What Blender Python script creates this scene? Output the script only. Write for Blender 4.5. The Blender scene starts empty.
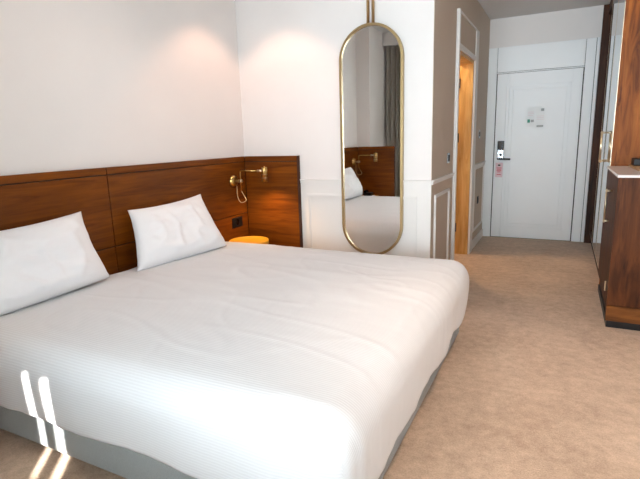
import bpy, bmesh, math, random
from mathutils import Vector, Matrix, noise
random.seed(7)
scene = bpy.context.scene
COL = scene.collection
PI = math.pi

# ------------------------------------------------------------------ camera, sky, sun, exposure
cam_d = bpy.data.cameras.new('camera')
cam = bpy.data.objects.new('camera', cam_d); COL.objects.link(cam)
cam_d.sensor_fit = 'HORIZONTAL'; cam_d.sensor_width = 36.0
cam_d.lens = 36.0 * 478.9 / 640.0
cam_d.clip_start = 0.02
_r = Vector((0.89510181, 0.44484826, -0.03004615)); _u = Vector((-0.0657314, 0.19831343, 0.97793209)); _f = Vector((-0.44098995, 0.87337381, -0.20675121))
m = Matrix((_r, _u, -_f)).transposed().to_4x4(); m.translation = Vector((2.6775, -3.7803, 1.3638))
cam.matrix_world = m
scene.camera = cam

world = bpy.data.worlds.new('sky'); scene.world = world; world.use_nodes = True
bg = world.node_tree.nodes['Background']
bg.inputs['Color'].default_value = (0.77, 0.91, 1.0, 1); bg.inputs['Strength'].default_value = 21.5

sun_d = bpy.data.lights.new('sun', 'SUN'); sun = bpy.data.objects.new('sun', sun_d); COL.objects.link(sun)
SUN_DIR = Vector((-0.62, 0.78, -0.35)).normalized()
sun.rotation_euler = SUN_DIR.to_track_quat('-Z', 'Y').to_euler()
sun_d.energy = 45.0; sun_d.angle = math.radians(0.4); sun_d.color = (1.0, 0.97, 0.92)

# window opening (behind the camera)
WIN = dict(x0=1.2, x1=3.5, z0=0.62, z1=2.5, y=-4.15)
pd = bpy.data.lights.new('window_portal', 'AREA'); pd.shape = 'RECTANGLE'
pd.size = WIN['x1'] - WIN['x0']; pd.size_y = WIN['z1'] - WIN['z0']; pd.cycles.is_portal = True
po = bpy.data.objects.new('window_portal', pd); COL.objects.link(po)
po.location = ((WIN['x0'] + WIN['x1']) / 2, WIN['y'] - 0.21, (WIN['z0'] + WIN['z1']) / 2)
po.rotation_euler = (PI / 2, 0, 0)       # faces +y, into the room

vs = scene.view_settings
vs.view_transform = 'Standard'; vs.look = 'None'; vs.gamma = 1.0; vs.use_curve_mapping = False
vs.exposure = 0.1

# ------------------------------------------------------------------ materials
def srgb(r, g, b):
    f = lambda c: (c / 255 / 12.92) if c / 255 <= 0.04045 else ((c / 255 + 0.055) / 1.055) ** 2.4
    return (f(r), f(g), f(b), 1)

def mat(name, col, rough=0.5, metal=0.0, spec=0.5, bump=None, sheen=0.0, coat=0.0, var=0.04, vscale=3.0):
    """plain surface with faint procedural variation; bump=(scale, strength)"""
    m = bpy.data.materials.new(name); m.use_nodes = True
    nt = m.node_tree; b = nt.nodes['Principled BSDF']
    b.inputs['Roughness'].default_value = rough; b.inputs['Metallic'].default_value = metal
    b.inputs['Specular IOR Level'].default_value = spec
    if sheen: b.inputs['Sheen Weight'].default_value = sheen
    if coat: b.inputs['Coat Weight'].default_value = coat; b.inputs['Coat Roughness'].default_value = 0.15
    tc = nt.nodes.new('ShaderNodeTexCoord')
    n = nt.nodes.new('ShaderNodeTexNoise'); n.inputs['Scale'].default_value = vscale; n.inputs['Detail'].default_value = 4
    nt.links.new(tc.outputs['Object'], n.inputs['Vector'])
    cr = nt.nodes.new('ShaderNodeValToRGB')
    cr.color_ramp.elements[0].position = 0.3; cr.color_ramp.elements[1].position = 0.7
    cr.color_ramp.elements[0].color = tuple(c * (1 - var) for c in col[:3]) + (1,)
    cr.color_ramp.elements[1].color = tuple(min(1, c * (1 + var)) for c in col[:3]) + (1,)
    nt.links.new(n.outputs['Fac'], cr.inputs['Fac']); nt.links.new(cr.outputs['Color'], b.inputs['Base Color'])
    if bump:
        n2 = nt.nodes.new('ShaderNodeTexNoise'); n2.inputs['Scale'].default_value = bump[0]; n2.inputs['Detail'].default_value = 3
        nt.links.new(tc.outputs['Object'], n2.inputs['Vector'])
        bp = nt.nodes.new('ShaderNodeBump'); bp.inputs['Strength'].default_value = bump[1]; bp.inputs['Distance'].default_value = 0.005
        nt.links.new(n2.outputs['Fac'], bp.inputs['Height']); nt.links.new(bp.outputs['Normal'], b.inputs['Normal'])
    return m

def wood(name, dark, mid, light, axis, rough=0.38, stretch=14.0, scale=2.2, spec=0.25):
    """figured veneer with the grain along axis (0 x, 1 y, 2 z)"""
    m = bpy.data.materials.new(name); m.use_nodes = True
    nt = m.node_tree; b = nt.nodes['Principled BSDF']; b.inputs['Specular IOR Level'].default_value = spec
    tc = nt.nodes.new('ShaderNodeTexCoord'); mp = nt.nodes.new('ShaderNodeMapping')
    sc = [stretch] * 3; sc[axis] = 1.0
    mp.inputs['Scale'].default_value = sc
    nt.links.new(tc.outputs['Object'], mp.inputs['Vector'])
    n = nt.nodes.new('ShaderNodeTexNoise'); n.inputs['Scale'].default_value = scale; n.inputs['Detail'].default_value = 7
    n.inputs['Roughness'].default_value = 0.62; n.inputs['Distortion'].default_value = 0.9
    nt.links.new(mp.outputs['Vector'], n.inputs['Vector'])
    cr = nt.nodes.new('ShaderNodeValToRGB'); e = cr.color_ramp.elements
    e[0].position = 0.3; e[0].color = dark; e[1].position = 0.72; e[1].color = light
    k = e.new(0.5); k.color = mid
    nt.links.new(n.outputs['Fac'], cr.inputs['Fac'])
    # large cloudy figure
    n3 = nt.nodes.new('ShaderNodeTexNoise'); n3.inputs['Scale'].default_value = 1.0; n3.inputs['Detail'].default_value = 2
    mp3 = nt.nodes.new('ShaderNodeMapping'); s3 = [4.0] * 3; s3[axis] = 1.2; mp3.inputs['Scale'].default_value = s3
    nt.links.new(tc.outputs['Object'], mp3.inputs['Vector']); nt.links.new(mp3.outputs['Vector'], n3.inputs['Vector'])
    mr = nt.nodes.new('ShaderNodeMapRange'); mr.inputs['From Min'].default_value = 0.3; mr.inputs['From Max'].default_value = 0.7
    mr.inputs['To Min'].default_value = 0.72; mr.inputs['To Max'].default_value = 1.25
    nt.links.new(n3.outputs['Fac'], mr.inputs['Value'])
    mx = nt.nodes.new('ShaderNodeVectorMath'); mx.operation = 'SCALE'
    nt.links.new(cr.outputs['Color'], mx.inputs[0]); nt.links.new(mr.outputs['Result'], mx.inputs['Scale'])
    nt.links.new(mx.outputs['Vector'], b.inputs['Base Color'])
    b.inputs['Roughness'].default_value = rough
    bp = nt.nodes.new('ShaderNodeBump'); bp.inputs['Strength'].default_value = 0.06; bp.inputs['Distance'].default_value = 0.003
    nt.links.new(n.outputs['Fac'], bp.inputs['Height']); nt.links.new(bp.outputs['Normal'], b.inputs['Normal'])
    return m

M = {}
M['wall'] = mat('wall_paint', srgb(236, 230, 226), 0.75, bump=(220, 0.03), var=0.012)
M['panelling'] = mat('panelling_paint', srgb(236, 231, 226), 0.5, bump=(150, 0.02), var=0.012)
M['taupe'] = mat('corridor_paint', srgb(204, 186, 168), 0.75, bump=(220, 0.03), var=0.015)
M['ceiling'] = mat('ceiling_paint', srgb(222, 220, 218), 0.85, var=0.01)
M['door'] = mat('door_paint', srgb(246, 247, 247), 0.42, var=0.01)
M['gap'] = mat('joint_shadow_gap', srgb(60, 58, 56), 0.8)
M['hb'] = wood('headboard_walnut', srgb(86, 41, 5), srgb(112, 58, 9), srgb(130, 70, 13), 1)
M['hbx'] = wood('return_walnut', srgb(86, 41, 5), srgb(112, 58, 9), srgb(130, 70, 13), 0)
M['hbd'] = mat('headboard_carcass', srgb(44, 22, 10), 0.5)
M['ww'] = wood('wardrobe_walnut', srgb(96, 44, 10), srgb(156, 84, 26), srgb(186, 108, 40), 2, rough=0.5, stretch=9, spec=0.25)
M['wwm'] = wood('minibar_walnut', srgb(50, 22, 7), srgb(88, 46, 18), srgb(112, 62, 28), 2, rough=0.5, stretch=9, spec=0.2)
M['wwh'] = wood('plinth_walnut', srgb(80, 42, 14), srgb(130, 76, 30), srgb(154, 96, 42), 0, rough=0.5, stretch=9, spec=0.25)
M['wdark'] = wood('wardrobe_dark_walnut', srgb(48, 24, 12), srgb(74, 40, 20), srgb(92, 54, 30), 2, rough=0.55, stretch=9)
M['oak'] = wood('jamb_oak', srgb(190, 138, 74), srgb(212, 164, 98), srgb(226, 184, 120), 2, rough=0.45, stretch=10)
M['brass'] = mat('satin_brass', srgb(190, 156, 96), 0.28, 1.0, var=0.03)
M['mbrass'] = mat('mirror_frame_brass', srgb(180, 154, 112), 0.34, 1.0, var=0.03)
M['gold'] = mat('pale_gold', srgb(226, 210, 182), 0.32, 1.0, var=0.02)
M['tableyellow'] = mat('mustard_lacquer', srgb(226, 162, 40), 0.45, spec=0.4, var=0.03)
M['black'] = mat('matte_black', srgb(18, 18, 20), 0.45)
M['blackgloss'] = mat('gloss_black', srgb(10, 10, 14), 0.12)
M['chrome'] = mat('satin_chrome', srgb(180, 184, 188), 0.25, 1.0)
M['dsteel'] = mat('dark_steel', srgb(48, 48, 50), 0.4, 0.8)
M['cord'] = mat('flex_cord', srgb(196, 170, 130), 0.5)
M['white'] = mat('white_plastic', srgb(240, 240, 238), 0.4)
M['paper'] = mat('paper', srgb(246, 248, 248), 0.8)
M['pink'] = mat('tag_print', srgb(214, 70, 86), 0.7)
M['pale_pink'] = mat('tag_card', srgb(240, 214, 218), 0.7)
M['green'] = mat('notice_print', srgb(70, 150, 130), 0.7)
M['greyprint'] = mat('notice_grey_print', srgb(176, 180, 180), 0.7)
M['stone'] = mat('white_stone_top', srgb(242, 232, 226), 0.2, var=0.015, vscale=6)
M['base'] = mat('bed_base_fabric', srgb(162, 166, 165), 0.95, bump=(900, 0.5), sheen=0.3, var=0.06, vscale=160)
M['curtain'] = mat('curtain_cloth', srgb(226, 219, 206), 0.95, bump=(500, 0.3), sheen=0.3)
M['tile'] = mat('bathroom_plaster', srgb(200, 180, 150), 0.5)
M['tan'] = mat('tan_board', srgb(176, 138, 100), 0.8, var=0.12, vscale=60)
M['concrete'] = mat('terrace_concrete', srgb(170, 168, 165), 0.9)
M['bulb'] = None

def emit(name, col, s):
    m = bpy.data.materials.new(name); m.use_nodes = True; b = m.node_tree.nodes['Principled BSDF']
    b.inputs['Base Color'].default_value = col; b.inputs['Emission Color'].default_value = col; b.inputs['Emission Strength'].default_value = s
    return m
M['bulb'] = emit('lamp_lens', (1.0, 0.78, 0.55, 1), 12.0)

def linen():
    m = bpy.data.materials.new('striped_cotton_sateen'); m.use_nodes = True
    nt = m.node_tree; b = nt.nodes['Principled BSDF']
    uv = nt.nodes.new('ShaderNodeUVMap'); uv.uv_map = 'UVMap'
    w = nt.nodes.new('ShaderNodeTexWave'); w.wave_type = 'BANDS'; w.bands_direction = 'Y'; w.inputs['Scale'].default_value = 27.0
    w.inputs['Distortion'].default_value = 0.0
    nt.links.new(uv.outputs['UV'], w.inputs['Vector'])
    cr = nt.nodes.new('ShaderNodeValToRGB')
    cr.color_ramp.elements[0].position = 0.35; cr.color_ramp.elements[1].position = 0.65
    cr.color_ramp.elements[0].color = srgb(222, 220, 220); cr.color_ramp.elements[1].color = srgb(228, 227, 227)
    nt.links.new(w.outputs['Fac'], cr.inputs['Fac']); nt.links.new(cr.outputs['Color'], b.inputs['Base Color'])
    b.inputs['Roughness'].default_value = 0.75; b.inputs['Sheen Weight'].default_value = 0.15
    b.inputs['Specular IOR Level'].default_value = 0.25
    n = nt.nodes.new('ShaderNodeTexNoise'); n.inputs['Scale'].default_value = 3.5; n.inputs['Detail'].default_value = 5
    mp = nt.nodes.new('ShaderNodeMapping'); mp.inputs['Scale'].default_value = (1.0, 2.2, 1)
    nt.links.new(uv.outputs['UV'], mp.inputs['Vector']); nt.links.new(mp.outputs['Vector'], n.inputs['Vector'])
    bp2 = nt.nodes.new('ShaderNodeBump'); bp2.inputs['Strength'].default_value = 0.2; bp2.inputs['Distance'].default_value = 0.012
    nt.links.new(n.outputs['Fac'], bp2.inputs['Height'])
    bp = nt.nodes.new('ShaderNodeBump'); bp.inputs['Strength'].default_value = 0.25; bp.inputs['Distance'].default_value = 0.0015
    nt.links.new(w.outputs['Fac'], bp.inputs['Height']); nt.links.new(bp2.outputs['Normal'], bp.inputs['Normal'])
    nt.links.new(bp.outputs['Normal'], b.inputs['Normal'])
    return m
M['linen'] = linen()
M['pillowcase'] = mat('white_pillow_cotton', srgb(243, 242, 243), 0.8, bump=(9, 0.25), sheen=0.15, var=0.008)

def carpet():
    m = bpy.data.materials.new('mottled_carpet'); m.use_nodes = True
    nt = m.node_tree; b = nt.nodes['Principled BSDF']; b.inputs['Roughness'].default_value = 1.0
    b.inputs['Specular IOR Level'].default_value = 0.1; b.inputs['Sheen Weight'].default_value = 0.2
    tc = nt.nodes.new('ShaderNodeTexCoord')
    def nz(scale, detail, rough=0.6):
        n = nt.nodes.new('ShaderNodeTexNoise'); n.inputs['Scale'].default_value = scale; n.inputs['Detail'].default_value = detail
        n.inputs['Roughness'].default_value = rough
        nt.links.new(tc.outputs['Object'], n.inputs['Vector']); return n
    a = nz(15, 8, 0.78); c = nz(140, 3); l = nz(1.6, 3)
    cr = nt.nodes.new('ShaderNodeValToRGB'); e = cr.color_ramp.elements
    e[0].position = 0.32; e[0].color = srgb(152, 124, 102); e[1].position = 0.68; e[1].color = srgb(232, 204, 178)
    mx = nt.nodes.new('ShaderNodeMix'); mx.data_type = 'FLOAT'; mx.inputs[0].default_value = 0.35
    nt.links.new(a.outputs['Fac'], mx.inputs[2]); nt.links.new(c.outputs['Fac'], mx.inputs[3])
    mx2 = nt.nodes.new('ShaderNodeMix'); mx2.data_type = 'FLOAT'; mx2.inputs[0].default_value = 0.25
    nt.links.new(mx.outputs[0], mx2.inputs[2]); nt.links.new(l.outputs['Fac'], mx2.inputs[3])
    nt.links.new(mx2.outputs[0], cr.inputs['Fac']); nt.links.new(cr.outputs['Color'], b.inputs['Base Color'])
    bp = nt.nodes.new('ShaderNodeBump'); bp.inputs['Strength'].default_value = 0.5; bp.inputs['Distance'].default_value = 0.006
    nt.links.new(c.outputs['Fac'], bp.inputs['Height']); nt.links.new(bp.outputs['Normal'], b.inputs['Normal'])
    return m
M['carpet'] = carpet()

def mirror_glass():
    m = bpy.data.materials.new('silvered_mirror'); m.use_nodes = True; b = m.node_tree.nodes['Principled BSDF']
    b.inputs['Base Color'].default_value = (0.86, 0.87, 0.86, 1); b.inputs['Metallic'].default_value = 1; b.inputs['Roughness'].default_value = 0.015
    return m
M['mirror'] = mirror_glass()

def window_glass():
    m = bpy.data.materials.new('window_glass'); m.use_nodes = True; nt = m.node_tree
    for n in list(nt.nodes):
        if n.type == 'BSDF_PRINCIPLED': nt.nodes.remove(n)
    out = [n for n in nt.nodes if n.type == 'OUTPUT_MATERIAL'][0]
    t = nt.nodes.new('ShaderNodeBsdfTransparent'); g = nt.nodes.new('ShaderNodeBsdfGlossy'); g.inputs['Roughness'].default_value = 0.0
    mx = nt.nodes.new('ShaderNodeMixShader')
    mx.inputs[0].default_value = 0.04; nt.links.new(t.outputs[0], mx.inputs[1]); nt.links.new(g.outputs[0], mx.inputs[2])
    nt.links.new(mx.outputs[0], out.inputs['Surface'])
    return m
M['glass'] = window_glass()

# ------------------------------------------------------------------ mesh helpers
def BM(): return bmesh.new()

def box(bm, x0, x1, y0, y1, z0, z1, bev=0.0, seg=2):
    vs_ = [bm.verts.new(p) for p in ((x0, y0, z0), (x1, y0, z0), (x1, y1, z0), (x0, y1, z0), (x0, y0, z1), (x1, y0, z1), (x1, y1, z1), (x0, y1, z1))]
    fs = [bm.faces.new([vs_[i] for i in q]) for q in ((3, 2, 1, 0), (4, 5, 6, 7), (0, 1, 5, 4), (1, 2, 6, 5), (2, 3, 7, 6), (3, 0, 4, 7))]
    if bev:
        es = list({e for f in fs for e in f.edges})
        bmesh.ops.bevel(bm, geom=es, offset=bev, segments=seg, affect='EDGES', profile=0.5)
    return bm

def tube(bm, pts, r, n=12, caps=True):
    pts = [Vector(p) for p in pts]; rings = []
    t = (pts[1] - pts[0]).normalized()
    a = t.orthogonal().normalized()
    for i, p in enumerate(pts):
        if i == 0: t = pts[1] - pts[0]
        elif i == len(pts) - 1: t = pts[-1] - pts[-2]
        else: t = (pts[i + 1] - pts[i]).normalized() + (pts[i] - pts[i - 1]).normalized()
        t = t.normalized(); a = (a - t * a.dot(t)).normalized(); b = t.cross(a)
        rr = r[i] if isinstance(r, (list, tuple)) else r
        rings.append([bm.verts.new(p + (a * math.cos(2 * PI * k / n) + b * math.sin(2 * PI * k / n)) * rr) for k in range(n)])
    for i in range(len(rings) - 1):
        for k in range(n):
            f = bm.faces.new((rings[i][k], rings[i][(k + 1) % n], rings[i + 1][(k + 1) % n], rings[i + 1][k])); f.smooth = True
    if caps:
        bm.faces.new(rings[0][::-1]); bm.faces.new(rings[-1])
    return bm

def lathe(bm, c, axis, prof, n=32):
    """prof: list of (radius, distance along axis)"""
    c = Vector(c); ax = Vector(axis).normalized(); a = ax.orthogonal().normalized(); b = ax.cross(a); rings = []
    for r, h in prof:
        rings.append([bm.verts.new(c + ax * h + (a * math.cos(2 * PI * k / n) + b * math.sin(2 * PI * k / n)) * max(r, 1e-4)) for k in range(n)])
    for i in range(len(rings) - 1):
        for k in range(n):
            f = bm.faces.new((rings[i][k], rings[i][(k + 1) % n], rings[i + 1][(k + 1) % n], rings[i + 1][k])); f.smooth = True
    bm.faces.new(rings[0][::-1]); bm.faces.new(rings[-1])
    return bm

def frame(bm, plane, c, a0, a1, b0, b1, w, d):
    """rectangular moulding standing proud by d (signed) of the plane; plane 'x': a=y b=z, 'y': a=x b=z.
    Two-step profile so that it reads as a moulding."""
    def slab(a0, a1, b0, b1, d):
        lo, hi = min(c, c + d), max(c, c + d)
        if plane == 'x': box(bm, lo, hi, a0, a1, b0, b1)
        else: box(bm, a0, a1, lo, hi, b0, b1)
    for ww, o, dd in ((w, 0.0, d * 0.55), (w * 0.45, w * 0.28, d)):
        A0, A1, B0, B1 = a0 + o, a1 - o, b0 + o, b1 - o
        slab(A0, A0 + ww, B0, B1, dd); slab(A1 - ww, A1, B0, B1, dd)
        slab(A0 + ww, A1 - ww, B0, B0 + ww, dd); slab(A0 + ww, A1 - ww, B1 - ww, B1, dd)
    return bm

def world_loc(o):
    v = Vector((0, 0, 0))
    while o: v += o.location; o = o.parent
    return v

def obj(name, bm, material, parent=None, origin=None, smooth=False):
    """link bm (world coordinates) as one mesh object, child of parent or with its own origin"""
    off = world_loc(parent) if parent else Vector(origin or (0, 0, 0))
    bmesh.ops.recalc_face_normals(bm, faces=bm.faces)
    if off.length: bmesh.ops.translate(bm, verts=bm.verts, vec=-off)
    me = bpy.data.meshes.new(name); bm.to_mesh(me); bm.free()
    if smooth:
        for p in me.polygons: p.use_smooth = True
    me.materials.append(material)
    o = bpy.data.objects.new(name, me); COL.objects.link(o)
    if parent: o.parent = parent
    else: o.location = off
    return o

def tag(o, label, cat, group=None):
    o['label'] = label; o['category'] = cat
    if group: o['group'] = group
    return o

def thing(name, label, cat, loc, group=None):
    o = bpy.data.objects.new(name, None); COL.objects.link(o); o.location = loc; o.empty_display_size = 0.1
    return tag(o, label, cat, group)

def struct(name, bm, material, label, parent=None):
    o = obj(name, bm, material, parent)
    if parent is None:
        o['kind'] = 'structure'; o['label'] = label
    return o

# ------------------------------------------------------------------ the room
XM, YD, ZC, ZH = 1.769, 2.90, 2.74, 2.93     # corridor wall, end wall, corridor ceiling, room ceiling
XR = 3.66; YW = WIN['y']; XP = 0.20; YP = -3.2
struct('floor', box(BM(), -0.1, XR + 0.1, YW - 0.2, YD + 0.1, -0.1, 0.0), M['carpet'], 'mottled beige carpet covering room and corridor')
cl = struct('ceiling', box(BM(), -0.1, XR + 0.1, YW - 0.2, 0.0, ZH, ZH + 0.1), M['ceiling'], 'white ceiling above the bed')
obj('corridor_ceiling', box(BM(), XM, XR + 0.1, 0.0, YD + 0.1, ZC, ZH + 0.1), M['ceiling'], cl)

wl = struct('wall_left', box(BM(), -0.1, 0.0, YP, 0.12, 0, ZH), M['wall'], 'plain off-white wall above the headboard')
wp = struct('wall_pier', box(BM(), -0.1, XP, YW - 0.2, YP, 0, ZH), M['wall'], 'projecting pale wall beside the window')
struct('wall_right', box(BM(), XR, XR + 0.1, YW - 0.2, YD + 0.1, 0, ZH), M['wall'], 'wall behind the wardrobe')

wb = struct('wall_back', box(BM(), 0.0, XM - 0.004, 0.0, 0.12, 0, ZH), M['wall'], 'off-white wall carrying the tall mirror')
def rail_y(x0, x1, z, y=0.0):
    bm = BM(); box(bm, x0, x1, y - 0.012, y, z - 0.035, z - 0.012); box(bm, x0, x1, y - 0.022, y, z - 0.012, z, 0.003); return bm
obj('dado_rail', rail_y(0.595, XM + 0.0, 1.012), M['panelling'], wb)
obj('wainscot_panel', box(BM(), 0.595, XM, -0.006, 0.0, 0.1, 0.977), M['panelling'], wb)
obj('panel_moulding', frame(BM(), 'y', -0.006, 0.655, 1.655, 0.2, 0.885, 0.03, -0.014), M['panelling'], wb)
obj('baseboard', box(BM(), 0.595, XM, -0.016, 0.0, 0.0, 0.1, 0.003), M['panelling'], wb)

# corridor wall with the bathroom doorway
DY0, DY1, DZ = 0.90, 1.80, 2.12
bm = BM(); T = 0.16
box(bm, XM - 0.004, XM, 0.0, 0.12, 0, ZH); box(bm, XM - T, XM, 0.12, DY0, 0, ZC); box(bm, XM - T, XM, DY1, YD, 0, ZC); box(bm, XM - T, XM, DY0, DY1, DZ, ZC)
wc = struct('wall_corridor', bm, M['taupe'], 'corridor wall with the doorway to the bathroom')
def rail_x(y0, y1, z):
    bm = BM(); box(bm, XM, XM + 0.012, y0, y1, z - 0.035, z - 0.012); box(bm, XM, XM + 0.022, y0, y1, z - 0.012, z, 0.003); return bm
for a, b in ((-0.0, 0.82), (1.97, YD)):
    obj('dado_rail', rail_x(a, b, 1.012), M['panelling'], wc)
    obj('baseboard', box(BM(), XM, XM + 0.016, a, b, 0.0, 0.1, 0.003), M['panelling'], wc)
obj('panel_moulding', frame(BM(), 'x', XM, 0.10, 0.66, 0.2, 0.885, 0.03, 0.014), M['panelling'], wc)
obj('panel_moulding', frame(BM(), 'x', XM, 2.07, 2.80, 0.2, 0.975, 0.03, 0.014), M['panelling'], wc)
# casing: tall white trim with an infill panel above the doorway
cs = BM()
box(cs, XM, XM + 0.03, 0.82, 0.865, 0, 2.44, 0.003); box(cs, XM, XM + 0.016, 0.865, DY0, 0, DZ, 0.002)
tr1 = struct('trim_1', cs, M['panelling'], 'white casing around the bathroom doorway')
obj('casing_leg', box(BM(), XM, XM + 0.022, DY1, 1.965, 0, 2.44, 0.003), M['panelling'], tr1)
obj('infill_panel', box(BM(), XM, XM + 0.010, 0.865, DY1, DZ + 0.05, 2.425), M['taupe'], tr1)
obj('casing_head', box(BM(), XM, XM + 0.02, 0.865, DY1, DZ, DZ + 0.05, 0.003), M['panelling'], tr1)
obj('cap_strip', box(BM(), XM, XM + 0.022, 0.865, DY1, 2.425, 2.44), M['panelling'], tr1)
# oak jamb lining
jb = BM()
box(jb, XM - T, XM, DY1 - 0.03, DY1, 0, DZ)
jl = struct('trim_2', jb, M['oak'], 'oak lining of the bathroom doorway')
obj('head_lining', box(BM(), XM - T, XM, DY0 + 0.03, DY1 - 0.03, DZ - 0.03, DZ), M['oak'], jl)
obj('side_lining', box(BM(), XM - T, XM, DY0, DY0 + 0.03, 0, DZ), M['oak'], jl)
for z in (0.312, 1.321, 1.9):
    h = BM(); tube(h, [(XM - T - 0.006, DY1 - 0.036, z - 0.05), (XM - T - 0.006, DY1 - 0.036, z + 0.05)], 0.009, 10)
    box(h, XM - T, XM - T + 0.03, DY1 - 0.034, DY1 - 0.03, z - 0.05, z + 0.05)
    obj('hinge', h, M['black'], jl)
# open bathroom door leaf and the bathroom behind
dl = BM(); box(dl, XM - T - 0.80, XM - T - 0.016, DY1 - 0.03, DY1 + 0.012, 0.01, DZ - 0.035, 0.002)
d1 = struct('door_1', dl, M['taupe'], 'grey-beige bathroom door standing open inwards')
hd = BM(); tube(hd, [(XM - T - 0.73, DY1 - 0.03, 1.02), (XM - T - 0.73, DY1 - 0.08, 1.02), (XM - T - 0.62, DY1 - 0.08, 1.02)], 0.009, 10)
obj('door_handle', hd, M['dsteel'], d1)
bw = BM()
box(bw, 0.05, 0.1, 0.12, 2.7, 0, 2.5); box(bw, 0.1, XM - T, 2.62, 2.7, 0, 2.5); box(bw, 0.05, XM - T, 0.12, 2.7, 2.5, 2.55)
struct('wall_bathroom', bw, M['tile'], 'warm plaster walls of the bathroom')

# end wall and entrance door
we = struct('wall_end', box(BM(), XM, XR, YD, YD + 0.1, 0, ZC), M['wall'], 'grey-white end wall of the corridor')
DL, DR, DT, ZT, TR = 1.888, 2.8355, 2.08, 2.398, 2.966
def slab_y(x0, x1, z0, z1, d=0.02, b=0.003): return box(BM(), x0, x1, YD - d, YD, z0, z1, b)
obj('joint_backing', slab_y(XM, TR, 0, ZT, 0.004, 0), M['gap'], we)
obj('surround_panel', slab_y(XM + 0.002, DL - 0.012, 0, ZT), M['door'], we)
obj('surround_panel', slab_y(DR + 0.012, TR - 0.018, 0, ZT), M['door'], we)
obj('surround_panel', slab_y(TR - 0.013, TR + 0.018, 0, ZT), M['door'], we)
obj('surround_panel', slab_y(DL - 0.008, DR + 0.008, DT + 0.022, ZT), M['door'], we)
obj('stop_strip', slab_y(DL - 0.008, DR + 0.008, DT + 0.006, DT + 0.018, 0.018, 0.001), M['door'], we)
YF = YD - 0.026
d2 = struct('door_2', box(BM(), DL, DR, YF + 0.014, YD - 0.004, 0.008, DT), M['door'], 'white panelled entrance door at the corridor end')
def plate_ring(o, i_):
    """flat ring between two rectangles (x0, x1, z0, z1), front face at YF"""
    bm = BM(); y0, y1 = YF, YF + 0.014
    box(bm, o[0], i_[0], y0, y1, o[2], o[3], 0.0015, 1); box(bm, i_[1], o[1], y0, y1, o[2], o[3], 0.0015, 1)
    box(bm, i_[0], i_[1], y0, y1, o[2], i_[2]); box(bm, i_[0], i_[1], y0, y1, i_[3], o[3])
    return bm
def inset(r, d): return (r[0] + d, r[1] - d, r[2] + d, r[3] - d)
r0 = (DL + 0.122, DR, 0.008, DT); r1 = (DL + 0.150, DR - 0.105, 0.150, DT - 0.150); r2 = inset(r1, 0.045)
obj('door_stile', box(BM(), DL, DL + 0.114, YF, YF + 0.014, 0.008, DT, 0.0015, 1), M['door'], d2)
obj('door_frame', plate_ring(r0, r1), M['door'], d2)
obj('door_moulding', plate_ring(inset(r1, 0.009), r2), M['door'], d2)
r3 = inset(r2, 0.009); obj('door_panel', box(BM(), r3[0], r3[1], YF, YF + 0.014, r3[2], r3[3], 0.002, 1), M['door'], d2)
# card lock with lever
lk = thing('door_lock', 'chrome card-reader lock with dark lever on white entrance door', 'lock', (1.965, YF, 1.02))
obj('lock_plate', box(BM(), 1.922, 2.006, YF - 0.018, YF, 1.025, 1.262, 0.008, 3), M['chrome'], lk)
obj('card_reader', box(BM(), 1.927, 2.001, YF - 0.026, YF - 0.018, 1.145, 1.256, 0.004), M['blackgloss'], lk)
kh = BM(); lathe(kh, (1.968, YF - 0.018, 1.085), (0, -1, 0), [(0.016, 0), (0.016, 0.006), (0.012, 0.008)], 20); obj('key_cylinder', kh, M['dsteel'], lk)
lv = BM(); tube(lv, [(1.945, YF - 0.016, 1.035), (1.945, YF - 0.055, 1.035)], 0.011, 12); tube(lv, [(1.935, YF - 0.055, 1.035), (2.09, YF - 0.055, 1.03)], 0.012, 12); obj('lever', lv, M['black'], lk)
# hanger tag
tg = thing('door_hanger', 'pink and white paper hanger tag dangling from the door lever', 'hanger tag', (1.957, YF - 0.042, 0.80))
bm = BM(); box(bm, 1.914, 2.002, YF - 0.032, YF - 0.030, 0.80, 0.985); obj('card', bm, M['pale_pink'], tg)
bm = BM(); tube(bm, [(1.948 + 0.02 * math.sin(a), YF - 0.046 + 0.0155 * math.cos(a), 1.03 + 0.0) if False else (1.948, YF - 0.055 + 0.02 * math.cos(a), 1.022 + 0.04 * math.sin(a)) for a in [2 * PI * k / 16 for k in range(17)]], 0.0012, 6, False); obj('loop', bm, M['white'], tg)
for k, (z, w) in enumerate(((0.945, 0.03), (0.915, 0.06), (0.898, 0.05), (0.881, 0.056), (0.864, 0.04), (0.83, 0.05))):
    bm = BM(); box(bm, 1.958 - w / 2, 1.958 + w / 2, YF - 0.0332, YF - 0.032, z, z + (0.018 if k == 0 else 0.008)); obj('print_line', bm, M['blackgloss'] if k == 0 else M['pink'], tg)
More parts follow.
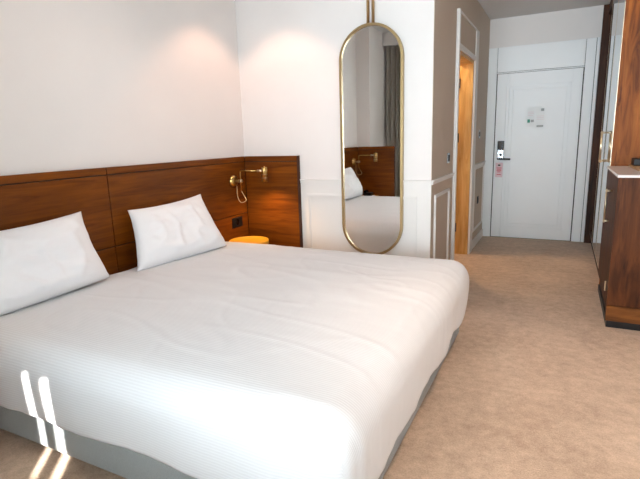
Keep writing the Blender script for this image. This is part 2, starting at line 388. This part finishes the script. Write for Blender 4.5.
# notices
def notice(label, x0, x1, z0, z1, lines):
    t = thing('notice', label, 'notice', ((x0 + x1) / 2, YF, z0), 'paper notices on the entrance door')
    obj('sheet', box(BM(), x0, x1, YF - 0.002, YF, z0, z1), M['paper'], t)
    for (a, b, c, d_, mm) in lines: obj('print_block', box(BM(), a, b, YF - 0.0028, YF - 0.002, c, d_), M[mm], t)
notice('white paper notice with a green mark, left one on the entrance door', 2.245, 2.345, 1.42, 1.665,
       [(2.262, 2.292, 1.475, 1.515, 'green'), (2.262, 2.33, 1.60, 1.604, 'pale_pink'), (2.262, 2.33, 1.58, 1.584, 'pale_pink'), (2.262, 2.32, 1.56, 1.564, 'pale_pink'), (2.30, 2.335, 1.48, 1.51, 'greyprint')])
notice('white paper notice with grey print, right one on the entrance door', 2.355, 2.46, 1.395, 1.672,
       [(2.41, 2.445, 1.61, 1.64, 'greyprint'), (2.365, 2.445, 1.55, 1.553, 'pale_pink'), (2.365, 2.445, 1.53, 1.533, 'pale_pink'), (2.365, 2.445, 1.51, 1.513, 'pale_pink'), (2.37, 2.445, 1.42, 1.44, 'greyprint')])

# window wall, window, pelmet
bm = BM(); y0, y1 = YW - 0.2, YW
box(bm, XP, WIN['x0'], y0, y1, 0, ZH); box(bm, WIN['x1'], XR, y0, y1, 0, ZH)
box(bm, WIN['x0'], WIN['x1'], y0, y1, 0, WIN['z0']); box(bm, WIN['x0'], WIN['x1'], y0, y1, WIN['z1'], ZH)
struct('wall_front', bm, M['wall'], 'window wall facing the bed side')
wf = BM(); X = [WIN['x0'], 2.55, WIN['x1']]
ya, yb = YW - 0.16, YW - 0.10
for x in (X[0], X[1] - 0.025, X[2] - 0.05): box(wf, x, x + 0.05, ya, yb, WIN['z0'], WIN['z1'], 0.004)
box(wf, X[0] + 0.05, X[2] - 0.05, ya, yb, WIN['z0'], WIN['z0'] + 0.05); box(wf, X[0] + 0.05, X[2] - 0.05, ya, yb, WIN['z1'] - 0.05, WIN['z1'])
win = struct('window_1', wf, M['dsteel'], 'wide window with two panes')
for i in range(2):
    obj('pane', box(BM(), X[i] + 0.02, X[i + 1] - 0.02, YW - 0.133, YW - 0.127, WIN['z0'] + 0.045, WIN['z1'] - 0.045), M['glass'], win)
pel = struct('trim_3', box(BM(), XP, XR, YW, YW + 0.30, 2.74, ZH), M['ceiling'], 'white pelmet over the curtains')
def curtain(x0, x1, label):
    bm = BM(); n = int((x1 - x0) * 130); prev = None
    for i in range(n + 1):
        x = x0 + (x1 - x0) * i / n; y = YW + 0.19 + 0.042 * math.sin(i * 0.62) + 0.012 * math.sin(i * 0.23)
        col = [bm.verts.new((x, y, z)) for z in (0.02, 1.0, 2.0, 2.74)]
        if prev:
            for k in range(3):
                f = bm.faces.new((prev[k], col[k], col[k + 1], prev[k + 1])); f.smooth = True
        prev = col
    bmesh.ops.solidify(bm, geom=bm.faces[:], thickness=0.004)
    return tag(obj('curtain', bm, M['curtain'], origin=((x0 + x1) / 2, YW + 0.19, 0.02)), label, 'curtain', 'window curtains')
curtain(0.23, 1.1, 'grey pleated curtain gathered beside the pier, seen in the mirror')
curtain(3.2, 3.62, 'grey pleated curtain gathered at the far right of the window')

# terrace outside the window; added unseen screen blocks the sun except at two slots
XS = 3.9
struct('terrace', box(BM(), -1.5, XS + 0.1, -8.4, YW - 0.2, -0.25, -0.12), M['concrete'], 'concrete terrace outside the window')
def slot_y(xbed): return -2.66 - (XS - xbed) / 0.795
sl = sorted([(slot_y(0.69) , 0.042), (slot_y(0.81), 0.062)])
edges = [-8.4]
for c, w in sl: edges += [c - w / 2, c + w / 2]
edges += [YW - 0.2]
bm = BM()
for i in range(0, len(edges), 2): box(bm, XS, XS + 0.012, edges[i], edges[i + 1], -0.12, 2.6)
struct('sky_mask_slab', box(BM(), -1.5, XS + 0.1, -8.4, YW - 0.2, 2.6, 2.8), M['concrete'], 'added unseen slab that hides the high sky from the window')  # invented overhang, keeps high sky light off the bed
box(bm, XS, XS + 0.012, edges[1], edges[2], 2.235, 2.6); box(bm, XS, XS + 0.012, edges[3], edges[4], 2.165, 2.6)
struct('wall_sun_mask', bm, M['concrete'], 'added unseen screen that blocks the sun except at two slots')  # made-up sun blocker, shaped to cast the strips on the bed side

# ------------------------------------------------------------------ headboard with side returns
YC = -1.59
hb = thing('headboard', 'dark walnut panelled headboard running the width of the bed wall', 'headboard', (0.0, YC, 0.0))
obj('carcass', box(BM(), 0.0, 0.018, YP + 0.0, -0.0, 0.0, 1.214), M['hbd'], hb)
g = 0.0035
for (a, b) in ((YP + 0.05, YC), (YC, -0.05)):
    for (c, d_) in ((0.02, 0.695), (0.695, 1.172), (1.172, 1.22)):
        obj('panel', box(BM(), 0.018, 0.032, a + g, b - g, c + g, d_ - (g if d_ < 1.2 else 0), 0.0015, 1), M['hb'], hb)
def ret(y0, y1, face):
    obj('return_core', box(BM(), 0.032, 0.586, y0 + 0.006, y1 - 0.002, 0.0, 1.216), M['hbd'], hb)
    ya, yb = (y0, y0 + 0.006) if face < 0 else (y1 - 0.006, y1)
    for (c, d_) in ((0.02, 1.172), (1.172, 1.22)):
        obj('return_panel', box(BM(), 0.034, 0.588, ya, yb, c + (g if c > 0.1 else 0), d_ - (g if d_ < 1.2 else 0), 0.001, 1), M['hbx'], hb)
    obj('end_cap', box(BM(), 0.586, 0.592, y0, y1, 0.0, 1.22, 0.001, 1), M['wdark'], hb)
ret(-0.05, -0.0, -1)
ret(YP + 0.0, YP + 0.05, 1)

# wall socket in headboard
so = thing('wall_socket', 'square black wall socket set in the headboard above the yellow table', 'socket', (0.032, -0.226, 0.585))
obj('plate', box(BM(), 0.032, 0.038, -0.305, -0.150, 0.583, 0.675, 0.002), M['black'], so)
bm = BM(); lathe(bm, (0.0378, -0.226, 0.63), (1, 0, 0), [(0.026, 0), (0.026, 0.002), (0.022, 0.002), (0.02, 0.0005)], 24); obj('insert', bm, M['blackgloss'], so)

def sconce(y, label, sgn, watts):
    """brass swing-arm reading lamp; arm reaches out along +x"""
    z = 1.01
    t = thing('reading_lamp', label, 'wall lamp', (0.032, y, z), 'brass reading lamps on the headboard')
    bm = BM(); lathe(bm, (0.032, y, z), (1, 0, 0), [(0.052, 0), (0.052, 0.01), (0.048, 0.014), (0.044, 0.03), (0.030, 0.036)], 32); obj('wall_plate', bm, M['brass'], t)
    bm = BM(); lathe(bm, (0.068, y, z), (1, 0, 0), [(0.012, 0), (0.012, 0.03), (0.017, 0.03), (0.017, 0.062), (0.014, 0.066)], 24); obj('knuckle', bm, M['gold'], t)
    xa = 0.118
    bm = BM(); tube(bm, [(xa, y, z - 0.085), (xa, y, z + 0.075), (xa + 0.004, y, z + 0.086), (xa + 0.014, y, z + 0.092), (xa + 0.19, y, z + 0.092)], 0.0055, 10); obj('swing_arm', bm, M['brass'], t)
    xs = 0.375
    bm = BM(); tube(bm, [(xa + 0.185, y, z + 0.092), (xs - 0.02, y, z + 0.092)], 0.010, 14); obj('elbow', bm, M['gold'], t)
    bm = BM(); lathe(bm, (xs, y, z + 0.0), (0, 0, 1), [(0.020, 0.004), (0.025, 0.002), (0.026, 0.0), (0.026, 0.115), (0.023, 0.122), (0.006, 0.123), (0.006, 0.13)], 28)
    sh = obj('shade', bm, M['brass'], t)
    for k in range(3):
        bm = BM(); lathe(bm, (xs, y, z + 0.03 + 0.03 * k), (0, 0, 1), [(0.0258, 0), (0.0268, 0.001), (0.0268, 0.003), (0.0258, 0.004)], 28); obj('rib', bm, M['gold'], sh)
    bm = BM(); lathe(bm, (xs, y, z + 0.006), (0, 0, 1), [(0.019, 0), (0.019, 0.002)], 20); obj('lens', bm, M['bulb'], sh)
    ld = bpy.data.lights.new('lamp_light', 'SPOT'); ld.energy = watts; ld.spot_size = math.radians(140); ld.spot_blend = 0.8; ld.color = (1.0, 0.62, 0.30); ld.shadow_soft_size = 0.018
    lo = bpy.data.objects.new('lamp_light', ld); COL.objects.link(lo); lo.parent = t; lo.location = (xs - 0.032, 0, -0.004)
    pts = []
    P = [Vector((0.075, y, z - 0.043)), Vector((0.075, y, z - 0.14)), Vector((0.115, y - 0.01 * sgn, z - 0.19)), Vector((0.165, y, z - 0.17)), Vector((0.14, y, z - 0.12)), Vector((xa, y, z - 0.085))]
    for i in range(len(P) - 1):
        p0 = P[max(i - 1, 0)]; p1 = P[i]; p2 = P[i + 1]; p3 = P[min(i + 2, len(P) - 1)]
        for k in range(6):
            s = k / 6; pts.append(0.5 * ((2 * p1) + (-p0 + p2) * s + (2 * p0 - 5 * p1 + 4 * p2 - p3) * s * s + (-p0 + 3 * p1 - 3 * p2 + p3) * s ** 3))
    pts.append(P[-1])
    bm = BM(); tube(bm, pts, 0.0032, 8); obj('flex_cord', bm, M['cord'], t)
    return t
sconce(-0.25, 'brass swing-arm reading lamp on the headboard above the yellow table', 1, 13.0)
sconce(-2.93, 'brass swing-arm reading lamp seen only as a reflection in the tall mirror', -1, 1.2)

def side_table(x, y, label):
    t = thing('side_table', label, 'side table', (x, y, 0.0), 'round bedside tables')
    bm = BM(); lathe(bm, (x, y, 0), (0, 0, 1), [(0.170, 0.462), (0.175, 0.466), (0.175, 0.500), (0.172, 0.503), (0.168, 0.503), (0.165, 0.494), (0.02, 0.494)], 48); obj('tray_top', bm, M['tableyellow'], t)
    bm = BM(); lathe(bm, (x, y, 0), (0, 0, 1), [(0.13, 0.0), (0.13, 0.012), (0.02, 0.02), (0.014, 0.03), (0.014, 0.462), (0.03, 0.4625)], 36); obj('pedestal', bm, M['tableyellow'], t)
side_table(0.245, -0.36, 'round mustard-yellow bedside table in the headboard corner')
side_table(0.245, -2.94, 'round mustard-yellow bedside table hidden behind the near pillow')
ph = thing('telephone', 'small black telephone on a white pad, reflected at the mirror edge', 'telephone', (0.25, -2.94, 0.4945))
obj('pad', box(BM(), 0.17, 0.33, -3.04, -2.86, 0.4945, 0.51), M['white'], ph)
obj('body', box(BM(), 0.19, 0.31, -3.03, -2.90, 0.51, 0.56, 0.012), M['black'], ph)
bm = BM(); tube(bm, [(0.215, -3.02, 0.572), (0.215, -2.97, 0.58), (0.215, -2.91, 0.572)], [0.02, 0.013, 0.02], 12); obj('handset', bm, M['blackgloss'], ph)

# ------------------------------------------------------------------ bed
BX0, BX1, BY0, BY1 = 0.06, 2.195, -2.69, -0.56
bed = thing('bed', 'king-size bed with white striped linen and grey upholstered base', 'bed', (1.1, YC - 0.03, 0.0))
obj('base', box(BM(), 0.04, 2.128, -2.63, -0.62, 0.03, 0.30, 0.02, 3), M['base'], bed)
obj('plinth', box(BM(), 0.06, 2.06, -2.57, -0.68, 0.0, 0.03), M['black'], bed)
obj('mattress', box(BM(), 0.05, 2.12, -2.615, -0.635, 0.30, 0.52, 0.06, 4), M['pillowcase'], bed)

def fold_sheet():
    """white cover folded over the mattress: flat sheet coordinates (a, b) bent round a rounded core"""
    R = 0.13; ZT_ = 0.555; hem = 0.222; side = ZT_ - R - hem
    cx0, cx1, cy0, cy1 = BX0 + R, BX1 - R, BY0 + R, BY1 - R
    D = R * PI / 2 + side
    step = 0.0125
    def coords(lo, hi):
        n = int(round((hi - lo) / step)); return [lo + (hi - lo) * i / n for i in range(n + 1)]
    A = coords(cx0 - D * 0.45, cx1 + D); B = coords(cy0 - D, cy1 + D)
    bm = BM(); uvl = bm.loops.layers.uv.new('UVMap'); V = []; UV = {}
    for a in A:
        row = []
        for b in B:
            qx = min(max(a, cx0), cx1); qy = min(max(b, cy0), cy1)
            dx, dy = a - qx, b - qy; dist = max(abs(dx), abs(dy))
            l = math.hypot(dx, dy)
            nx, ny = (dx / l, dy / l) if l > 1e-9 else (0, 0)
            corner = abs(dx) > 1e-6 and abs(dy) > 1e-6
            per = b if abs(dx) > abs(dy) else a
            # folds on the hanging sides
            if dist <= R * PI / 2:
                th = dist / R; out = R * math.sin(th); z = ZT_ - R * (1 - math.cos(th)); k = math.sin(th) ** 2 * 0.3
                wz = math.cos(th); wn = math.sin(th)
            else:
                s = (dist - R * PI / 2) / side; out = R - 0.012 * s * s; z = ZT_ - R - (dist - R * PI / 2); k = 0.3 + 0.7 * s
                wz, wn = 0, 1
                # wavy hem
                z += 0.008 * s * noise.noise(Vector((a * 2.1, b * 2.1, 3.0)))
            fold = noise.noise(Vector((per * 4.2, 1.7 + (5 if abs(dx) > abs(dy) else 0), dist * 0.9))) * 0.018 + noise.noise(Vector((per * 11.0 + dist * 3.0, 7.7, dist * 1.5))) * 0.006
            out += fold * k * (1.0 if l > 1e-9 else 0)
            if corner:
                ang = abs(math.atan2(abs(dy), abs(dx)) - PI / 4)
                out += 0.014 * k * math.cos(6 * ang)
            x, y = qx + nx * out, qy + ny * out
            # gentle crown and soft creases across the top
            u = (x - cx0) / (cx1 - cx0); v = (y - cy0) / (cy1 - cy0)
            crown = 0.03 * max(0, math.sin(PI * min(max(u, 0), 1))) ** 0.6 * max(0, math.sin(PI * min(max(v, 0), 1))) ** 0.6
            cre = noise.noise(Vector((x * 1.6 + y * 0.9, y * 3.2 - x * 0.6, 2.0))) * 0.007
            ridge = 1 - abs(noise.noise(Vector((x * 1.3 - y * 0.5, y * 4.6 + x * 0.9, 8.0))))
            cre += max(0, ridge - 0.86) * 0.016
            ridge2 = 1 - abs(noise.noise(Vector((x * 3.1 + y * 1.5, y * 2.4 - x * 2.0, 15.0))))
            cre += max(0, ridge2 - 0.9) * 0.014
            z += (crown + cre) * wz
            x += nx * cre * 0.8 * wn; y += ny * cre * 0.8 * wn
            vtx = bm.verts.new((x, y, z)); row.append(vtx); UV[vtx] = (a, b)
        V.append(row)
    for i in range(len(A) - 1):
        for j in range(len(B) - 1):
            f = bm.faces.new((V[i][j], V[i + 1][j], V[i + 1][j + 1], V[i][j + 1])); f.smooth = True
            for lp in f.loops: lp[uvl].uv = UV[lp.vert]
    return bm
cover = obj('bed_cover', fold_sheet(), M['linen'], bed)
sm = cover.modifiers.new('thickness', 'SOLIDIFY'); sm.thickness = 0.006; sm.offset = -1

def pillow(label, c, w, h, t, lean, yaw, roll, seed, tl=(0, 0), bl=(0, 0)):
    """scatter cushion shape with pulled-out corners; local x = width, y = height, z = thickness"""
    n = 44; bm = BM(); uvs = []
    def pt(u, v, s):
        pinch_x = 1 - 0.075 * (1 - v * v) ** 1.2; pinch_y = 1 - 0.10 * (1 - u * u) ** 1.2
        x = u * w / 2 * (1 - 0.075 * (1 - abs(v) ** 2.0)); y = v * h / 2 * (1 - (0.09 if v > 0 else -0.02) * (1 - abs(u) ** 2.0))
        e = max(0, (1 - u ** 4)) ** 0.55 * max(0, (1 - v ** 4)) ** 0.55
        z = s * t / 2 * e * (1 - 0.12 * u * u - 0.1 * v * v)
        rim = 1 - max(abs(u), abs(v)) ** 6
        nn = noise.noise(Vector((u * 1.6 + seed, v * 1.6, s * 2.0))) * 0.022 + noise.noise(Vector((u * 3.4 + v * 2.0 + seed, v * 4.0 - u, s * 3.0))) * 0.011
        rg = 1 - abs(noise.noise(Vector((u * 2.0 + seed * 3, v * 1.1 + u * 0.9, 5 + s))))
        nn += max(0, rg - 0.78) * 0.05
        # sag of the lower half
        z += s * nn * rim + s * 0.02 * e * (-v) ; y += -0.02 * (1 - v) * (1 - u * u) * 0.0
        k1 = (1 - u) / 2 * (1 + v) / 2; k2 = (1 - u) / 2 * (1 - v) / 2
        x += tl[0] * k1 + bl[0] * k2; y += tl[1] * k1 + bl[1] * k2
        return Vector((x, y, z))
    front = [[bm.verts.new(pt(-1 + 2 * i / n, -1 + 2 * j / n, 1)) for j in range(n + 1)] for i in range(n + 1)]
    back = [[front[i][j] if i in (0, n) or j in (0, n) else bm.verts.new(pt(-1 + 2 * i / n, -1 + 2 * j / n, -1)) for j in range(n + 1)] for i in range(n + 1)]
    for i in range(n):
        for j in range(n):
            for g_, rev in ((front, False), (back, True)):
                q = [g_[i][j], g_[i + 1][j], g_[i + 1][j + 1], g_[i][j + 1]]
                f = bm.faces.new(q[::-1] if rev else q); f.smooth = True
    # local frame: width along world -y.. headboard normal +x ; lean back by 'lean' from vertical
    L = math.radians(lean)
    X_ = Vector((0, -1, 0)) ; Y_ = Vector((-math.sin(L), 0, math.cos(L))); Z_ = Vector((math.cos(L), 0, math.sin(L)))
    X_ = Vector((0, 1, 0))
    R_ = Matrix((X_, Y_, Z_)).transposed()
    R_ = Matrix.Rotation(math.radians(yaw), 3, 'Z') @ R_ @ Matrix.Rotation(math.radians(roll), 3, 'Z')
    bmesh.ops.transform(bm, matrix=R_.to_4x4(), verts=bm.verts)
    bmesh.ops.translate(bm, verts=bm.verts, vec=Vector(c))
    o = obj('pillow', bm, M['pillowcase'], origin=(c[0], c[1], 0.575))
    return tag(o, label, 'pillow', 'white bed pillows')
pillow('plump white pillow on the left side of the bed, cut by the frame', (0.195, -2.25, 0.770), 0.76, 0.43, 0.19, 24, -2, 2, 1.3)
pillow('plump white pillow leaning on the headboard nearer the brass lamp', (0.23, -1.235, 0.765), 0.76, 0.46, 0.185, 32, -8, 1, 4.1, (0.095, -0.03), (-0.045, 0.0))

# ------------------------------------------------------------------ tall mirror
def stadium(cx, z0, z1, r, n=24):
    pts = []
    for k in range(n + 1): a = PI * k / n; pts.append((cx + r * math.cos(a), z1 - r + r * math.sin(a)))
    for k in range(n + 1): a = PI + PI * k / n; pts.append((cx + r * math.cos(a), z0 + r + r * math.sin(a)))
    return pts
MX = 1.279
mr = thing('wall_mirror', 'tall pill-shaped brass-framed mirror hung on the white wall', 'mirror', (MX, -0.012, 0.373))
bm = BM(); o_ = stadium(MX, 0.373, 2.226, 0.266); i_ = stadium(MX, 0.373 + 0.02, 2.226 - 0.02, 0.246); rings = []
for pts, y in ((o_, -0.012), (o_, -0.046), (i_, -0.046), (i_, -0.030)): rings.append([bm.verts.new((x, y, z)) for x, z in pts])
for a, b in zip(rings, rings[1:]):
    for k in range(len(a)): bm.faces.new((a[k], a[(k + 1) % len(a)], b[(k + 1) % len(a)], b[k]))
obj('frame', bm, M['mbrass'], mr)
bm = BM(); gp = stadium(MX, 0.373 + 0.012, 2.226 - 0.012, 0.254)
f = bm.faces.new([bm.verts.new((x, -0.032, z)) for x, z in gp]); r_ = bmesh.ops.extrude_face_region(bm, geom=[f]); bmesh.ops.translate(bm, verts=[v for v in r_['geom'] if isinstance(v, bmesh.types.BMVert)], vec=(0, 0.014, 0))
obj('glass', bm, M['mirror'], mr)
for x in (MX - 0.021, MX + 0.021):
    bm = BM(); tube(bm, [(x, -0.029, 2.215), (x, -0.029, ZH)], 0.011, 12); obj('hanging_rod', bm, M['mbrass'], mr)
mr.rotation_euler = (0, 0, math.radians(1.0))

# ------------------------------------------------------------------ switches on corridor wall
def switch(y, z, label, mm, kind='switch', plate='chrome'):
    t = thing('wall_' + kind, label, kind, (XM, y, z - 0.045), 'corridor wall switches' if kind == 'switch' else None)
    obj('plate', box(BM(), XM, XM + 0.008, y - 0.045, y + 0.045, z - 0.045, z + 0.045, 0.002), M[plate], t)
    obj('rocker' if kind == 'switch' else 'insert', box(BM(), XM + 0.008, XM + 0.012, y - 0.026, y + 0.026, z - 0.028, z + 0.028, 0.002), M[mm], t)
switch(0.60, 1.157, 'silver wall switch with dark rocker beside the bathroom casing', 'dsteel')
switch(2.33, 1.355, 'silver wall switch near the entrance door, above the dado', 'dsteel')
switch(2.40, 0.556, 'dark wall socket low in the corridor panelling', 'black', 'socket', 'dsteel')

# ------------------------------------------------------------------ wardrobe
XF = 3.035; WY0, WY1, WY2, WY3 = 0.86, 1.53, 2.25, 2.872
wd = thing('wardrobe', 'tall walnut wardrobe with gold-framed mirror doors and open coat niche', 'wardrobe', (3.34, 1.7, 0.0))
obj('end_panel', box(BM(), XF + 0.005, XR, WY0, WY0 + 0.025, 0.0, 2.73, 0.001, 1), M['ww'], wd)
obj('carcass', box(BM(), XF + 0.03, XR, WY0 + 0.025, WY2, 0.12, 2.73), M['wdark'], wd)
obj('plinth', box(BM(), XF + 0.03, XF + 0.05, WY0 + 0.025, WY3, 0.0, 0.12), M['wdark'], wd)
obj('niche_side', box(BM(), 2.988, XR, WY3 - 0.03, WY3, 0.0, 2.73), M['wdark'], wd)
obj('niche_side', box(BM(), XF + 0.005, XR, WY2, WY2 + 0.025, 0.12, 2.73), M['wdark'], wd)
obj('niche_back', box(BM(), XR - 0.03, XR, WY2 + 0.025, WY3 - 0.03, 0.12, 2.73), M['wdark'], wd)
obj('niche_floor', box(BM(), XF + 0.005, XR - 0.03, WY2 + 0.025, WY3 - 0.03, 0.12, 0.15), M['wdark'], wd)
obj('niche_shelf', box(BM(), XF + 0.02, XR - 0.03, WY2 + 0.025, WY3 - 0.03, 2.14, 2.165), M['wdark'], wd)
obj('niche_top', box(BM(), XF + 0.005, XR - 0.03, WY2 + 0.025, WY3 - 0.03, 2.62, 2.73), M['wdark'], wd)
bm = BM(); tube(bm, [(3.32, WY2 + 0.025, 2.05), (3.32, WY3 - 0.03, 2.05)], 0.012, 12); obj('coat_rail', bm, M['gold'], wd)
for (a, b, hy) in ((WY0 + 0.004, WY1 - 0.002, WY1 - 0.06), (WY1 + 0.002, WY2 - 0.0, WY1 + 0.06)):
    bm = BM(); z0, z1, w = 0.14, 2.70, 0.013
    box(bm, XF, XF + 0.026, a, a + w, z0, z1, 0.002); box(bm, XF, XF + 0.026, b - w, b, z0, z1, 0.002)
    box(bm, XF, XF + 0.026, a + w, b - w, z0, z0 + w, 0.002); box(bm, XF, XF + 0.026, a + w, b - w, z1 - w, z1, 0.002)
    dr = obj('door', bm, M['gold'], wd)
    obj('mirror_pane', box(BM(), XF + 0.001, XF + 0.02, a + w, b - w, z0 + w, z1 - w), M['mirror'], dr)
    h = BM(); tube(h, [(XF - 0.035, hy, 1.06), (XF - 0.035, hy, 1.35)], 0.006, 10)
    for z in (1.075, 1.335): tube(h, [(XF + 0.002, hy, z), (XF - 0.042, hy, z)], 0.008, 10)
    obj('handle', h, M['gold'], dr)

# ------------------------------------------------------------------ minibar cabinet
XF = 3.02; XR = 3.655; CY0, CY1, CZ = -0.06, WY0 - 0.002, 1.05
cb = thing('minibar_cabinet', 'walnut minibar cabinet with brass handle in front of the wardrobe', 'cabinet', (3.34, 0.27, 0.0))
obj('body', box(BM(), XF + 0.024, XR, CY0 + 0.022, CY1, 0.05, CZ), M['wdark'], cb)
obj('end_panel', box(BM(), XF + 0.002, XR, CY0, CY0 + 0.022, 0.165, CZ, 0.001, 1), M['wwm'], cb)
obj('plinth_board', box(BM(), XF + 0.004, XR, CY0 + 0.004, CY0 + 0.024, 0.05, 0.160, 0.001, 1), M['wwh'], cb)
obj('toe_kick', box(BM(), XF + 0.012, XR, CY0 + 0.012, CY1, 0.0, 0.05), M['black'], cb)
dr = obj('door', box(BM(), XF + 0.002, XF + 0.024, CY0 + 0.026, 0.45, 0.165, CZ - 0.006, 0.001, 1), M['wdark'], cb)
obj('door', box(BM(), XF + 0.002, XF + 0.024, 0.454, CY1 - 0.004, 0.165, CZ - 0.006, 0.001, 1), M['wdark'], cb)
h = BM(); hy = 0.33; tube(h, [(XF - 0.03, hy, 0.68), (XF - 0.03, hy, 0.935)], 0.006, 10)
for z in (0.695, 0.92): tube(h, [(XF + 0.004, hy, z), (XF - 0.037, hy, z)], 0.008, 10)
obj('handle', h, M['gold'], dr)
obj('door_latch', box(BM(), XF - 0.006, XF + 0.004, 0.10, 0.115, 0.22, 0.29, 0.002), M['gold'], dr)
ct = tag(obj('counter_top', box(BM(), XF - 0.004, XR, CY0 - 0.004, CY1, CZ, CZ + 0.018, 0.002), M['stone'], origin=(3.34, 0.27, CZ)), 'white stone slab on top of the minibar cabinet', 'countertop')
tb = thing('serving_tray', 'small black box on a cork board on the white counter', 'tray', (3.26, 0.42, CZ + 0.018))
obj('board', box(BM(), 3.165, 3.46, 0.30, 0.85, CZ + 0.018, CZ + 0.03, 0.003), M['tan'], tb)  # flat tan board under and in front of the black box
obj('box', box(BM(), 3.18, 3.44, 0.68, 0.84, CZ + 0.03, CZ + 0.085, 0.008, 3), M['black'], tb)

# ------------------------------------------------------------------ lamps
def downlight(x, y, zc, drop, watts, cone, blend, label, col=(1.0, 0.74, 0.5)):
    t = thing('ceiling_downlight', label, 'ceiling light', (x, y, zc - drop), 'ceiling downlights')
    bm = BM(); lathe(bm, (x, y, zc), (0, 0, -1), [(0.05, 0), (0.05, drop - 0.004), (0.046, drop), (0.04, drop), (0.038, drop - 0.02), (0.002, drop - 0.021)], 28); obj('housing', bm, M['white'], t)
    bm = BM(); lathe(bm, (x, y, zc - drop + 0.018), (0, 0, -1), [(0.034, -0.002), (0.034, 0.0)], 24); obj('lens', bm, M['bulb'], t)
    ld = bpy.data.lights.new('lamp_light', 'SPOT'); ld.energy = watts; ld.spot_size = math.radians(cone); ld.spot_blend = blend; ld.color = col; ld.shadow_soft_size = 0.03
    lo = bpy.data.objects.new('lamp_light', ld); COL.objects.link(lo); lo.parent = t; lo.location = (0, 0, 0.0)
downlight(0.50, -0.50, ZH, 0.18, 24, 98, 0.4, 'ceiling spotlight in the corner above the brass lamp', (1.0, 0.57, 0.40))
downlight(3.0, -1.7, ZH, 0.05, 115, 74, 0.7, 'added unseen ceiling spotlight brightening the open carpet', (1.0, 0.74, 0.56))  # extra out-of-view lamp, put in to brighten the near carpet
downlight(1.0, -1.7, ZH, 0.05, 26, 135, 0.7, 'added unseen ceiling spotlight brightening the bed and left wall', (1.0, 0.86, 0.78))  # extra out-of-view lamp, fills the bed top and washes the left wall
# bathroom light
bt = thing('bathroom_light', 'round warm ceiling light inside the bathroom', 'ceiling light', (1.1, 1.6, 2.44))
bm = BM(); lathe(bm, (1.1, 1.6, 2.5), (0, 0, -1), [(0.15, 0), (0.15, 0.05), (0.13, 0.06)], 28); obj('diffuser', bm, M['bulb'], bt)
ld = bpy.data.lights.new('lamp_light', 'POINT'); ld.energy = 42; ld.color = (1.0, 0.76, 0.50); ld.shadow_soft_size = 0.12
lo = bpy.data.objects.new('lamp_light', ld); COL.objects.link(lo); lo.parent = bt; lo.location = (0, 0, -0.14)
